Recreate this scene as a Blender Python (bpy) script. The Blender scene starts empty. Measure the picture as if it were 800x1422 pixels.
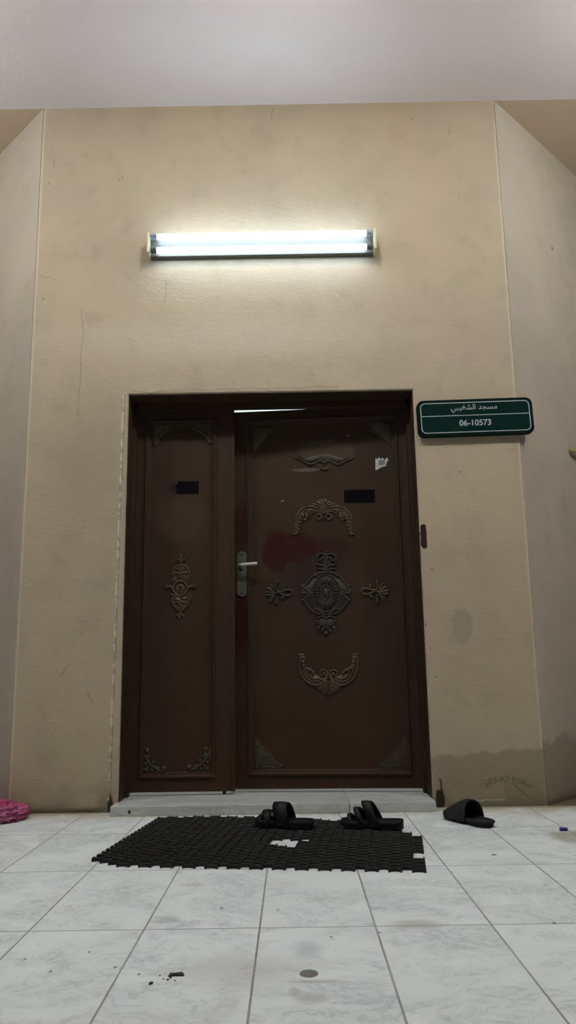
import bpy, bmesh, math, random
from mathutils import Vector, Matrix, noise as mnoise
random.seed(7)
SC = bpy.context.scene
COL = SC.collection
PI = math.pi

# ------------------------------------------------------------------ camera
FPX, PITCH, ROLL, YAW, CAMH, CAMD = 1089.84, 0.19835, -0.01577, 0.00294, 0.6535, 3.95
cp, sp = math.cos(PITCH), math.sin(PITCH)
_f = Vector((0, cp, sp)); _u = Vector((0, -sp, cp)); _r = Vector((1, 0, 0))
_c, _s = math.cos(ROLL), math.sin(ROLL)
_r2 = _c * _r + _s * _u; _u2 = -_s * _r + _c * _u
_Z = Matrix.Rotation(YAW, 3, 'Z')
CF, CR, CU = _Z @ _f, _Z @ _r2, _Z @ _u2
CAM = Vector((0, -CAMD, CAMH))
cd = bpy.data.cameras.new('camera'); cam = bpy.data.objects.new('camera', cd); COL.objects.link(cam)
cd.sensor_fit = 'VERTICAL'; cd.sensor_height = 24.0; cd.lens = FPX * 24.0 / 1422.0
cd.clip_start = .05; cd.clip_end = 60
cam.matrix_world = Matrix(((CR.x, CU.x, -CF.x, CAM.x), (CR.y, CU.y, -CF.y, CAM.y), (CR.z, CU.z, -CF.z, CAM.z), (0, 0, 0, 1)))
SC.camera = cam

# a measured point of the photograph, taken to where it lies in the place
def ray(px, py): return CF + (px - 400) / FPX * CR - (py - 711) / FPX * CU
def onwall(px, py, y=0.0):
    d = ray(px, py); t = (y - CAM.y) / d.y; return CAM + d * t
def onfloor(px, py, z=0.0):
    d = ray(px, py); t = (z - CAM.z) / d.z; return CAM + d * t
def onplane(px, py, o, n):
    d = ray(px, py); t = (o - CAM).dot(n) / d.dot(n); return CAM + d * t

# ------------------------------------------------------------------ node helper
class S:
    def __init__(s, nt, sock): s.nt = nt; s.k = sock
    def _m(s, op, *a, clamp=False):
        n = s.nt.nodes.new('ShaderNodeMath'); n.operation = op; n.use_clamp = clamp
        for i, v in enumerate((s,) + a):
            if isinstance(v, S): s.nt.links.new(v.k, n.inputs[i])
            else: n.inputs[i].default_value = v
        return S(s.nt, n.outputs[0])
    def __add__(s, o): return s._m('ADD', o)
    __radd__ = __add__
    def __sub__(s, o): return s._m('SUBTRACT', o)
    def __rsub__(s, o): return (s * -1.0) + o
    def __mul__(s, o): return s._m('MULTIPLY', o)
    __rmul__ = __mul__
    def __truediv__(s, o): return s._m('DIVIDE', o)
    def abs(s): return s._m('ABSOLUTE')
    def floor(s): return s._m('FLOOR')
    def frac(s): return s._m('FRACT')
    def sqrt(s): return s._m('SQRT')
    def min(s, o): return s._m('MINIMUM', o)
    def max(s, o): return s._m('MAXIMUM', o)
    def clamp(s): return s._m('ADD', 0.0, clamp=True)
    def step(s, a, b):          # smooth 0..1 from a to b
        n = s.nt.nodes.new('ShaderNodeMapRange'); n.interpolation_type = 'SMOOTHSTEP'
        s.nt.links.new(s.k, n.inputs[0])
        lo, hi = (a, b) if a < b else (b, a)
        n.inputs[1].default_value = lo; n.inputs[2].default_value = hi
        n.inputs[3].default_value = 0.0 if a < b else 1.0; n.inputs[4].default_value = 1.0 if a < b else 0.0
        return S(s.nt, n.outputs[0])

class Mat:
    def __init__(s, name, rough=.6, metal=0., spec=.5):
        s.m = bpy.data.materials.new(name); s.m.use_nodes = True; s.nt = s.m.node_tree
        s.b = s.nt.nodes['Principled BSDF']
        s.b.inputs['Roughness'].default_value = rough; s.b.inputs['Metallic'].default_value = metal
        s.b.inputs['Specular IOR Level'].default_value = spec
        t = s.nt.nodes.new('ShaderNodeTexCoord'); s.P = t.outputs['Object']
        x = s.nt.nodes.new('ShaderNodeSeparateXYZ'); s.nt.links.new(s.P, x.inputs[0])
        s.x, s.y, s.z = (S(s.nt, x.outputs[i]) for i in range(3))
    def vec(s, x, y, z):
        n = s.nt.nodes.new('ShaderNodeCombineXYZ')
        for i, v in enumerate((x, y, z)):
            if isinstance(v, S): s.nt.links.new(v.k, n.inputs[i])
            else: n.inputs[i].default_value = v
        return n.outputs[0]
    def noise(s, scale, detail=3, rough=.55, dist=0., P=None, out=0):
        n = s.nt.nodes.new('ShaderNodeTexNoise')
        s.nt.links.new(P if P is not None else s.P, n.inputs['Vector'])
        n.inputs['Scale'].default_value = scale; n.inputs['Detail'].default_value = detail
        n.inputs['Roughness'].default_value = rough; n.inputs['Distortion'].default_value = dist
        return S(s.nt, n.outputs[out])
    def white(s, P):
        n = s.nt.nodes.new('ShaderNodeTexWhiteNoise'); n.noise_dimensions = '3D'; s.nt.links.new(P, n.inputs['Vector']); return S(s.nt, n.outputs['Value'])
    def mix(s, f, a, b):
        n = s.nt.nodes.new('ShaderNodeMix'); n.data_type = 'RGBA'
        if isinstance(f, S): s.nt.links.new(f.k, n.inputs[0])
        else: n.inputs[0].default_value = f
        for i, v in ((6, a), (7, b)):
            if isinstance(v, S): s.nt.links.new(v.k, n.inputs[i])
            else: n.inputs[i].default_value = (*v, 1)
        return S(s.nt, n.outputs[2])
    def scale(s, c, f):
        n = s.nt.nodes.new('ShaderNodeVectorMath'); n.operation = 'SCALE'
        s.nt.links.new(c.k, n.inputs[0]); s.nt.links.new(f.k, n.inputs['Scale']); return S(s.nt, n.outputs[0])
    def color(s, c):
        if isinstance(c, S): s.nt.links.new(c.k, s.b.inputs['Base Color'])
        else: s.b.inputs['Base Color'].default_value = (*c, 1)
        return s
    def rough(s, v): s.nt.links.new(v.k, s.b.inputs['Roughness']); return s
    def bump(s, h, strength=.3, dist=.004):
        n = s.nt.nodes.new('ShaderNodeBump'); n.inputs['Strength'].default_value = strength; n.inputs['Distance'].default_value = dist
        s.nt.links.new(h.k, n.inputs['Height']); s.nt.links.new(n.outputs[0], s.b.inputs['Normal']); return s
    # stain masks in the x-z plane (walls, doors) or the x-y plane (floor)
    def ell(s, a, b, ca, cb, ra, rb, soft=.3, wob=None, amt=0.):
        d = (((a - ca) / ra) * ((a - ca) / ra) + ((b - cb) / rb) * ((b - cb) / rb)).sqrt()
        if wob is not None: d = d + (wob - .5) * (2 * amt)
        return d.step(1 + soft, 1 - soft)
    def seg(s, a, b, p, q, w, wob=None, amt=0., soft=.6):
        dx, dy = q[0] - p[0], q[1] - p[1]; L2 = dx * dx + dy * dy
        t = (((a - p[0]) * dx + (b - p[1]) * dy) / L2).clamp()
        ex = a - (t * dx + p[0]); ey = b - (t * dy + p[1])
        d = (ex * ex + ey * ey).sqrt() / w
        if wob is not None:
            # crooked line: shift sideways by the noise
            nx, ny = -dy / math.sqrt(L2), dx / math.sqrt(L2)
            off = (wob - .5) * (2 * amt)
            ex = ex + off * nx; ey = ey + off * ny
            d = (ex * ex + ey * ey).sqrt() / w
        return d.step(1 + soft, max(0, 1 - soft))

# ------------------------------------------------------------------ mesh helpers
def link(name, bm, mat, parent=None, smooth=False, loc=None, rotz=0., bevel=0., recalc=True):
    if recalc: bmesh.ops.recalc_face_normals(bm, faces=bm.faces)
    if bevel:
        es = [e for e in bm.edges if len(e.link_faces) == 2 and e.calc_face_angle(0) > .6]
        bmesh.ops.bevel(bm, geom=es, offset=bevel, segments=2, profile=.6, affect='EDGES', clamp_overlap=True)
    me = bpy.data.meshes.new(name); bm.to_mesh(me); bm.free()
    if smooth:
        for p in me.polygons: p.use_smooth = True
    o = bpy.data.objects.new(name, me); COL.objects.link(o)
    ms = mat if isinstance(mat, (list, tuple)) else [mat]
    for m in ms: me.materials.append(m.m if isinstance(m, Mat) else m)
    if parent: o.parent = parent
    if loc is not None: o.location = loc
    if rotz: o.rotation_euler = (0, 0, rotz)
    return o
def empty(name, loc=(0, 0, 0), rotz=0.):
    o = bpy.data.objects.new(name, None); o.empty_display_size = .05; COL.objects.link(o)
    o.location = loc; o.rotation_euler = (0, 0, rotz); return o
def tag(o, label=None, cat=None, group=None, kind=None):
    if label: o['label'] = label
    if cat: o['category'] = cat
    if group: o['group'] = group
    if kind: o['kind'] = kind
    return o
def box(bm, a, b):
    x0, y0, z0 = a; x1, y1, z1 = b
    v = [bm.verts.new(p) for p in ((x0, y0, z0), (x1, y0, z0), (x1, y1, z0), (x0, y1, z0), (x0, y0, z1), (x1, y0, z1), (x1, y1, z1), (x0, y1, z1))]
    for f in ((0, 3, 2, 1), (4, 5, 6, 7), (0, 1, 5, 4), (1, 2, 6, 5), (2, 3, 7, 6), (3, 0, 4, 7)): bm.faces.new([v[i] for i in f])
def prism(bm, pts, fn0, fn1):
    """closed prism: outline pts (2D); fn0 / fn1 give the two end positions"""
    a = [bm.verts.new(fn0(*p)) for p in pts]; b = [bm.verts.new(fn1(*p)) for p in pts]
    n = len(pts); fs = [bm.faces.new(a), bm.faces.new(list(reversed(b)))]
    for i in range(n): bm.faces.new((a[i], b[i], b[(i + 1) % n], a[(i + 1) % n]))
    return fs
def tube(bm, pts, rad, sides=8, flat=1.0, axis=None, cap=True):
    """swept tube through 3D pts; rad a number or list"""
    n = len(pts); pts = [Vector(p) for p in pts]
    rad = rad if isinstance(rad, (list, tuple)) else [rad] * n
    rings = []; up = Vector(axis) if axis else None; prev = None
    for i, p in enumerate(pts):
        t = (pts[min(i + 1, n - 1)] - pts[max(i - 1, 0)])
        t = t.normalized() if t.length > 1e-9 else Vector((1, 0, 0))
        if up is not None: a = up - t * up.dot(t)
        else:
            a = prev if prev is not None else (Vector((0, 0, 1)) if abs(t.z) < .9 else Vector((0, 1, 0)))
            a = a - t * a.dot(t)
        a.normalize(); prev = a; b = t.cross(a)
        rings.append([bm.verts.new(p + (a * math.cos(2 * PI * k / sides) * flat + b * math.sin(2 * PI * k / sides)) * rad[i]) for k in range(sides)])
    for i in range(n - 1):
        for k in range(sides):
            bm.faces.new((rings[i][k], rings[i][(k + 1) % sides], rings[i + 1][(k + 1) % sides], rings[i + 1][k]))
    if cap: bm.faces.new(list(reversed(rings[0]))); bm.faces.new(rings[-1])
def blob(bm, c, rx, ry, rz, seg=8, rings=5):
    m = Matrix.Translation(c) @ Matrix.Diagonal((rx, ry, rz, 1))
    bmesh.ops.create_uvsphere(bm, u_segments=seg, v_segments=rings, radius=1, matrix=m)
def smoothpath(pts, n=6):
    """Catmull-Rom through 2D/3D points"""
    P = [Vector(p) for p in pts]; out = []
    for i in range(len(P) - 1):
        p0, p1, p2, p3 = P[max(i - 1, 0)], P[i], P[i + 1], P[min(i + 2, len(P) - 1)]
        for k in range(n):
            t = k / n
            out.append(.5 * ((2 * p1) + (p2 - p0) * t + (2 * p0 - 5 * p1 + 4 * p2 - p3) * t * t + (3 * p1 - p0 - 3 * p2 + p3) * t ** 3))
    out.append(P[-1]); return out

# ------------------------------------------------------------------ key sizes
XL, XR = -1.379, 1.207          # corners of the front facet
OX0, OX1, OZ = -0.847, 0.659, 2.097   # doorway
WT = .215                       # wall thickness
HC = 3.83                       # ceiling height
STEP_Z = .045
DOORY = .175                    # front of the closed leaf

# ------------------------------------------------------------------ materials
def plaster(name, base_a, base_b, front=False, right=False, left=False):
    m = Mat(name, .85, 0, .25)
    n1 = m.noise(1.1, 4, .6); n2 = m.noise(7, 4, .6); n3 = m.noise(110, 3, .6)
    nt = m.noise(22, 3, .6, .6, P=m.vec(m.x, m.y * 1.0, m.z * 2.2))
    c = m.mix(n1.step(.35, .68), base_a, base_b)
    c = m.mix(n2.step(.5, .75) * .35, c, tuple(v * .78 for v in base_b))
    n5 = m.noise(2.4, 4, .62, .5, P=m.vec(m.x + 5.0, m.y, m.z * .8 + 3.0)); n6 = m.noise(1.7, 3, .6, P=m.vec(m.x - 8.0, m.y, m.z * .6))
    c = m.mix(n5.step(.50, .68) * .35, c, (base_b[0] * .90, base_b[1] * .95, base_b[2] * .82))
    c = m.mix(n6.step(.52, .70) * .35, c, (base_a[0] * 1.0, base_a[1] * .93, base_a[2] * .98))
    def stain(mask, col, k=1.):
        nonlocal c
        c = m.mix((mask * k).clamp(), c, col)
    x, z = m.x, m.z
    w8 = m.noise(8, 3); w30 = m.noise(30, 3); w70 = m.noise(70, 2)
    # grubby band along the floor and specks
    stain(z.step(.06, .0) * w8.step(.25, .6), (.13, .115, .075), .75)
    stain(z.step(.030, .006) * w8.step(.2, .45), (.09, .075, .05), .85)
    stain(w70.step(.70, .78) * w8.step(.52, .62), (.16, .13, .10), .6)
    hgt = None
    if front:
        # lighter arris stripes: the corner highlight painted into the plaster colour
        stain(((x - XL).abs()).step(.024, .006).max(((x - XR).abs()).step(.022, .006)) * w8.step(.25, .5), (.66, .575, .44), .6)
        # damp tide mark, right of the doorway
        lim = (x - .70) * .055 + .235 + (w8 - .5) * .10
        stain((z - lim).step(.012, -.012) * x.step(.60, .72), (.27, .23, .15), .75)
        stain(z.step(.26, .02) * x.step(-.95, -1.10) * x.step(-1.3, -1.1) * w8.step(.3, .6), (.26, .22, .155), .4)
        stain(z.step(.20, .03) * x.step(-1.05, -.9) * w8.step(.4, .6), (.24, .21, .14), .7)
        # flaked arch of specks and a crack over the skirting, right
        q = onwall(702, 1084); ring = (m.ell(x, z, q.x, q.z - .035, .125, .055, .25, w30, .25)) - (m.ell(x, z, q.x, q.z - .045, .09, .04, .25, w30, .25))
        stain(ring.clamp() * w70.step(.42, .56) * (z - (q.z - .035)).step(-.01, .01), (.12, .10, .07), .75)
        a, b = onwall(712, 1088), onwall(738, 1110)
        stain(m.seg(x, z, (a.x, a.z), (b.x, b.z), .0025, w30, .010), (.12, .10, .07), .7)
        a, b = onwall(660, 1112), onwall(700, 1110)
        stain(m.seg(x, z, (a.x, a.z), (b.x, b.z), .003, w30, .01), (.62, .55, .42), .6)
        # rust eaten corner by the step
        q = onwall(612, 1110); stain(m.ell(x, z, q.x - .002, q.z, .022, .048, .2, w30, .35), (.045, .022, .012), 1.)
        a, b = onwall(611, 1082), onwall(614, 1098)
        stain(m.seg(x, z, (a.x, a.z), (b.x, b.z), .004, w30, .008), (.04, .03, .02), .9)
        q = onwall(153, 1117); stain(m.ell(x, z, q.x, q.z, .014, .04, .3, w30, .4), (.035, .025, .018), .95)
        # bare oxide paint where the plaster edge was knocked off
        q0, q1 = onwall(588, 732), onwall(589, 758)
        chip = m.seg(x, z, (q0.x, q0.z), (q1.x, q1.z), .0150, w30, .012, .15)
        stain(chip, (.040, .013, .012), 1.)
        # hand-smudge
        q = onwall(643, 868); stain(m.ell(x, z, q.x, q.z, .05, .085, .2, w8, .35), (.34, .28, .205), .55)
        q = onwall(300, 470); stain(m.ell(x, z, q.x, q.z, .8, .10, .8, w8, .7), (.62, .56, .45), .35)
        q = onwall(124, 640); stain(m.ell(x, z, q.x, q.z, .22, .35, .8, w8, .5), (.33, .285, .19), .6)
        # made-good strip beside the jamb with its broken joint line
        a, b = onwall(171.5, 548), onwall(150.5, 1112)
        cr = m.seg(x, z, (a.x, a.z), (b.x, b.z), .0035, w30, .006)
        stain(cr * w30.step(.45, .52), (.74, .68, .56), .8)
        cr2 = m.seg(x, z, (a.x + .007, a.z), (b.x + .007, b.z), .003, w30, .006)
        stain(cr2 * w30.step(.55, .47), (.12, .10, .075), .55)
        # hairline cracks
        for p, q, w in (((116, 430), (112, 520), .002), ((112, 520), (108, 590), .002), ((55, 384), (78, 388), .002), ((60, 500), (66, 499), .003),
                        ((74, 222), (73, 232), .003), ((624, 176), (625, 186), .003), ((378, 150), (377, 168), .0025), ((636, 266), (636, 275), .002),
                        ((60, 505), (68, 503), .002), ((183, 545), (330, 540), .003), ((330, 541), (470, 537), .003), ((230, 392), (229, 420), .0025),
                        ((84, 938), (95, 925), .004), ((120, 962), (132, 978), .003)):
            a, b = onwall(*p), onwall(*q)
            stain(m.seg(x, z, (a.x, a.z), (b.x, b.z), w, w8, .03), (.20, .165, .115), .5)
        for p in ((68, 255), (165, 250), (170, 247), (60, 415), (572, 165), (700, 300), (640, 655), (700, 610), (600, 790), (592, 868), (597, 900), (605, 940)):
            a = onwall(*p); stain(m.ell(x, z, a.x, a.z, .0042, .006, .5), (.17, .14, .10), .7)
        hgt = cr * .6 + chip * -1.0
    if right:
        lim = .30 + (w8 - .5) * .16
        stain((z - lim).step(.02, -.02), (.27, .225, .165), .6)
        a = onplane(767, 345, Vector((XR, 0, 0)), Vector((.7071, -.7071, 0)))
        stain(m.ell(m.x, z, a.x, a.z, .008, .010, .3), (.12, .09, .06), .8)
    if left:
        vn = m.noise(3.2, 4, .6, P=m.vec(m.x * 2.5, m.y * 2.5, m.z * .35))
        stain(vn.step(.50, .64) * z.step(2.0, 1.7) * z.step(.9, 1.3), (.50, .415, .32), .6)
    m.color(c)
    h = n3 * .5 + nt * .8 + n2 * .8
    if hgt is not None: h = h + hgt
    m.bump(h, .40, .006)
    return m
M = {}
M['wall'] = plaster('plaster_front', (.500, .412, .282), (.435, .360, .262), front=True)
M['wall_r'] = plaster('plaster_right', (.57, .50, .392), (.50, .445, .36), right=True)
M['wall_l'] = plaster('plaster_left', (.57, .50, .392), (.50, .445, .36), left=True)
def ceiling_mat(name, a, b):
    m = Mat(name, .9, 0, .2)
    c = m.mix(m.noise(1.5, 4).step(.35, .7), a, b)
    c = m.mix(m.noise(140, 2).step(.72, .8) * .4, c, (.3, .27, .26))
    m.color(c); m.bump(m.noise(60, 3) + m.noise(9, 3) * 1.2, .3, .005); return m
M['ceiling'] = ceiling_mat('ceiling_paint', (.87, .81, .80), (.83, .765, .75)); M['soffit'] = ceiling_mat('ceiling_shaded', (.72, .575, .42), (.66, .53, .39))  # soffit: same ceiling, wall lamp's shadow put into its browner colour
TX, TOX, TY, TOY = .29947, -.09658, .6213, -.5060
def floor_mat():
    m = Mat('marble_tiles', .42, 0, .35)
    x, y = m.x, m.y
    gx = (x - TOX) / TX; gy = (y - TOY) / TY
    ix = gx.floor(); iy = gy.floor(); fx = gx - ix; fy = gy - iy
    rnd = m.white(m.vec(ix, iy, 0.5)); rnd2 = m.white(m.vec(ix, iy, 7.5))
    # each tile cut from another place in the block
    P = m.vec(x * (rnd2 * .5 + .75) + rnd * 40, y * 1.2 + rnd2 * 40, rnd * 9 + x * .25)
    n1 = m.noise(3.2, 5, .6, 1.2, P=P); n2 = m.noise(8, 5, .62, 2.2, P=P); n3 = m.noise(22, 4, .6, 1.0, P=P)
    c = m.mix(n1.step(.35, .70), (.83, .875, .865), (.71, .76, .765))
    vein = ((n2 - .5).abs()).step(.055, .0) * n1.step(.38, .62)
    c = m.mix(vein * .55, c, (.44, .48, .49))
    c = m.mix(n3.step(.56, .78) * .50, c, (.46, .48, .475))
    c = m.mix((rnd - .5).abs().step(.2, .5) * .12, c, (.86, .89, .88))
    # worn-in brownish grime
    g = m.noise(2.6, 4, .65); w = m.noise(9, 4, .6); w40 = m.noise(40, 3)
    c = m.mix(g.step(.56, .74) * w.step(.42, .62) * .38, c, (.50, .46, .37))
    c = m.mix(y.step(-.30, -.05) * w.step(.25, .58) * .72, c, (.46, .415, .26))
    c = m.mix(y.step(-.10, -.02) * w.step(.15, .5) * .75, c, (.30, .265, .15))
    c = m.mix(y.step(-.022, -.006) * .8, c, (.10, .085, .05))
    def st(px, py, rx, ry, col, k, soft=.3, amt=.3, wob=None):
        nonlocal c
        q = onfloor(px, py)
        c = m.mix(m.ell(x, y, q.x, q.y, rx, ry, soft, wob or w, amt) * k, c, col)
    st(429, 1352, .021, .024, (.14, .13, .105), .95, .10, .10)
    st(409, 1377, .012, .022, (.47, .42, .36), .5)
    st(432, 1385, .035, .03, (.42, .38, .31), .5, .5, .6)
    st(440, 1363, .055, .010, (.40, .34, .25), .5, .6, .5)
    st(427, 1318, .03, .05, (.46, .48, .52), .6, .8, .5)
    st(576, 1284, .06, .035, (.45, .43, .34), .6, .6, .4)
    st(265, 1229, .035, .02, (.44, .42, .32), .35, .5, .7)
    st(800, 1162, .10, .10, (.36, .33, .25), .7, .35, .6)
    st(330, 1345, .13, .08, (.50, .47, .40), .4, .8, .7)
    st(232, 1277, .035, .03, (.36, .38, .36), .5, .5, .9, w40)
    st(686, 1187, .009, .012, (.07, .06, .05), .9, .3, .3)
    st(770, 1282, .005, .010, (.06, .06, .05), .9, .3, .2)
    st(308, 1261, .005, .008, (.10, .09, .08), .9, .3, .2)
    for p in ((70, 1349), (160, 1343), (193, 1353), (35, 1332), (124, 1322), (527, 1295), (460, 1301), (757, 1229), (628, 1211), (798, 1188), (680, 1152), (66, 1136), (386, 1263)):
        st(p[0], p[1], .0035, .006, (.13, .12, .10), .8, .3, .2)
    # joints
    wob = (m.noise(30, 2) - .5) * .0016
    dx = (fx - .5).abs() * -1. + .5; dy = (fy - .5).abs() * -1. + .5
    j = (dx * TX + wob).step(.0034, .0016).max((dy * TY + wob).step(.0036, .0017))
    jn = m.noise(3.1, 2)
    c = m.mix(j * (jn.step(.3, .7) * .35 + .62), c, m.mix(jn.step(.4, .6), (.16, .165, .155), (.26, .245, .20)))
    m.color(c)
    m.rough(n1 * .25 + .33)
    m.bump(j * -1.0 + n3 * .08, .5, .0015)
    return m
M['floor'] = floor_mat()
def step_mat():
    m = Mat('step_marble', .38, 0, .4)
    n1 = m.noise(3, 5, .6, 1.5, P=m.vec(m.x * .6, m.y * 2.5, m.z * 2)); n2 = m.noise(9, 4, .6, 2., P=m.vec(m.x * .5, m.y * 2, m.z * 2))
    c = m.mix(n1.step(.35, .7), (.60, .61, .585), (.47, .485, .47))
    c = m.mix((n2 - .5).abs().step(.05, 0) * .5, c, (.33, .33, .32))
    c = m.mix(m.noise(7, 3).step(.55, .75) * .5, c, (.45, .41, .31))
    q = onfloor(174, 1131, .025)
    c = m.mix(m.ell(m.x, m.z, q.x, .020, .0075, .0085, .2) * (m.y).step(-.105, -.115), c, (.02, .02, .018))
    m.color(c); m.bump(n2, .08, .002); return m
M['step'] = step_mat()
def door_mat(name, red):
    m = Mat(name, .5, 0, .16)
    n1 = m.noise(2.2, 5, .65, .4); n2 = m.noise(9, 4, .6); n3 = m.noise(60, 3)
    sx = m.noise(6, 3, .6, P=m.vec(m.x * 5, m.y, m.z * .45))
    c = m.mix(n1.step(.35, .7), (.042, .0255, .0155), (.050, .0315, .0190))
    c = m.mix(sx.step(.5, .75) * .45, c, (.034, .020, .013))
    c = m.mix(n2.step(.60, .78) * .3, c, (.075, .048, .033))
    # rusty bloom towards the foot of the leaf, in streaks
    c = m.mix((m.z).step(.75, .10) * sx.step(.35, .65) * .5, c, (.075, .028, .014))
    for f in red(m, n1, n2): c = m.mix(f[0] * f[1], c, f[2])
    m.color(c); m.rough(n2 * .25 + .36); m.bump(n3 * .4 + n2, .12, .002); return m

HINGE = Vector((.639, DOORY, 0)); ANG = -math.radians(4.75)
RM = Matrix.Rotation(ANG, 3, 'Z')
NR = RM @ Vector((0, 1, 0))
def leaf_r(px, py):       # photo point on the face of the ajar leaf, in the leaf's own axes
    p = onplane(px, py, HINGE, NR) - HINGE
    q = RM.transposed() @ p; return (q.x, q.z)
LORG = Vector((OX0 + .012, DOORY, 0))
def leaf_l(px, py):
    p = onwall(px, py, DOORY) - LORG; return (p.x, p.z)

def red_r(m, n1, n2):
    out = []
    for (px, py, rx, rz, k, soft, amt) in ((408, 760, .135, .085, .85, .12, .5), (383, 768, .075, .11, .8, .15, .5), (455, 760, .10, .06, .55, .5, .6)):
        q = leaf_r(px, py); out.append((m.ell(m.x, m.z, q[0], q[1], rx, rz, soft, n2, amt), k, (.036, .0065, .0065)))
    q = leaf_r(334, 730); out.append((m.ell(m.x, m.z, q[0], q[1], .045, .12, .4, n2, .3), .8, (.036, .008, .007)))
    q = leaf_r(334, 865); out.append((m.ell(m.x, m.z, q[0], q[1], .045, .18, .4, n2, .3), .9, (.036, .0065, .0065)))
    q = leaf_r(430, 800); out.append((m.ell(m.x, m.z, q[0], q[1], .12, .12, .6, n2, .6), .35, (.030, .016, .014)))
    q = leaf_r(330, 480 + 130); 
    for p in ((392, 695), (448, 617), (483, 604)):
        q = leaf_r(*p); out.append((m.ell(m.x, m.z, q[0], q[1], .008, .005, .4), .7, (.25, .22, .2)))
    # glue scar where the old crest came off
    q = leaf_r(452, 628); out.append((m.ell(m.x, m.z, q[0], q[1], .145, .075, .25, n2, .35), .75, (.075, .058, .034)))
    q = leaf_r(425, 652); out.append((m.ell(m.x, m.z, q[0], q[1], .07, .009, .3, n2, .6), .6, (.16, .13, .11)))
    return out
def red_l(m, n1, n2):
    q = leaf_l(250, 720)
    out = [(m.ell(m.x, m.z, q[0], q[1], .14, .13, .4, n2, .5), .35, (.075, .052, .036))]
    q = leaf_l(241, 677); out.append((m.ell(m.x, m.z, q[0], q[1], .035, .035, .4, n2, .6), .8, (.02, .014, .012)))
    return out
M['door_r'] = door_mat('door_paint_worn', red_r)
M['door_l'] = door_mat('door_paint', red_l)
M['lining'] = door_mat('frame_paint', lambda m, a, b: [])
def simple(name, col, rough=.5, metal=0., spec=.5, var=.15, ns=20, bump=0.):
    m = Mat(name, rough, metal, spec); n = m.noise(ns, 3)
    m.color(m.mix(n, tuple(c * (1 - var) for c in col), tuple(min(1, c * (1 + var)) for c in col)))
    if bump: m.bump(m.noise(ns * 4, 3), bump, .002)
    return m
M['bronze'] = simple('aged_bronze', (.078, .057, .030), .5, .25, .5, .35, 40, .2)
M['bronze_dark'] = simple('blackened_bronze', (.032, .0235, .0145), .55, .15, .5, .35, 40, .2)
M['bronze_plate'] = simple('worn_bronze_plate', (.062, .050, .028), .6, .12, .4, .3, 30, .2)
M['steel'] = simple('brushed_steel', (.52, .50, .47), .35, .85, .5, .1)
M['steel_dull'] = simple('tarnished_plate', (.135, .135, .115), .5, .5, .5, .25, 30)
M['black_label'] = simple('black_film', (.004, .004, .006), .7, 0, .04, .5, 60)
M['dark'] = simple('dark_iron', (.015, .013, .012), .6)
M['paper'] = simple('torn_paper', (.55, .55, .53), .8, 0, .2, .12, 80)
M['paper_grey'] = simple('rubbed_print', (.22, .23, .22), .8, 0, .2, .35, 200)
M['sign'] = simple('sign_green', (.0042, .021, .0175), .6, 0, .03, .12, 5)
M['sign_edge'] = simple('sign_edge', (.003, .011, .009), .6, 0, .05)
M['white'] = simple('sign_white', (.42, .48, .47), .6, 0, .2, .06)
M['rubber'] = simple('mat_rubber', (.009, .0088, .0085), .45, 0, .36, .3, 30, .2)
M['sole'] = simple('sandal_sole', (.006, .006, .008), .65, 0, .2, .2, 40, .2)
M['strap'] = simple('sandal_strap', (.006, .0065, .009), .55, 0, .25, .25, 60, .2)
M['sole_grey'] = simple('slipper_foam', (.020, .020, .025), .75, 0, .2, .15, 40, .3)
M['insole'] = simple('slipper_inside', (.016, .016, .019), .75, 0, .3, .2, 40, .3)
M['lamp_body'] = simple('lamp_enamel', (.125, .12, .10), .55, 0, .3, .04)
M['lamp_end'] = simple('lamp_end_plate', (.66, .62, .40), .45, 0, .5, .1)
M['ferrule'] = simple('tube_cap', (.30, .36, .44), .35, .7)
M['ferrule_dark'] = simple('tube_cap_dark', (.10, .10, .09), .4, .4)
M['blue'] = simple('blue_plastic', (.010, .010, .16), .4)
M['peg'] = simple('peg_wood', (.30, .24, .10), .6, 0, .3, .3, 60)
M['inner'] = simple('inner_paint', (.75, .78, .80), .8, 0, .3, .03)
def glow(name, col, k):
    m = Mat(name, .5); m.color((.9, .9, .9))
    m.b.inputs['Emission Color'].default_value = (*col, 1); m.b.inputs['Emission Strength'].default_value = k; return m
M['tube'] = glow('lit_tube', (.78, 1.0, 1.26), 14.0)
def bag_mat():
    m = Mat('pink_film', .28, 0, .6)
    c = m.mix(m.noise(14, 4).step(.35, .7), (.36, .022, .12), (.52, .13, .28)); m.color(c)
    m.b.inputs['Transmission Weight'].default_value = .15
    m.bump(m.noise(35, 4, .6, 1.5), .5, .004); return m
M['bag'] = bag_mat()

# ------------------------------------------------------------------ the setting
SAY = {'floor': ('white marble floor tiles with grey joints before the door', 'floor'), 'ceiling': ('whitish painted porch ceiling over the doorway', 'ceiling'),
       'wall_front': ('cracked beige plaster wall around the brown double door', 'wall'), 'wall_left': ('beige plaster wall turning back at the left edge', 'wall'),
       'wall_right': ('beige plaster wall turning back at the right edge, beyond the sign', 'wall'), 'wall_back': ('bright painted wall inside, seen through the door gap', 'wall'),
       'trim_1': ('dark brown metal frame lining the doorway', 'door frame'), 'door_1': ('narrow left leaf of the brown double door with oval medallion', 'door'),
       'door_2': ('wide right leaf of the brown double door with handle and rosette, slightly ajar', 'door')}
def struct(o):
    o['kind'] = 'structure'
    if o.name == 'ceiling.001': o['label'], o['category'] = 'porch ceiling at the corners beside the front wall, shade painted into its colour', 'ceiling'
    elif o.name in SAY: o['label'], o['category'] = SAY[o.name]
    return o
bm = bmesh.new(); box(bm, (-5.2, -7, -.12), (5.2, 3.2, 0)); struct(link('floor', bm, M['floor']))
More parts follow.
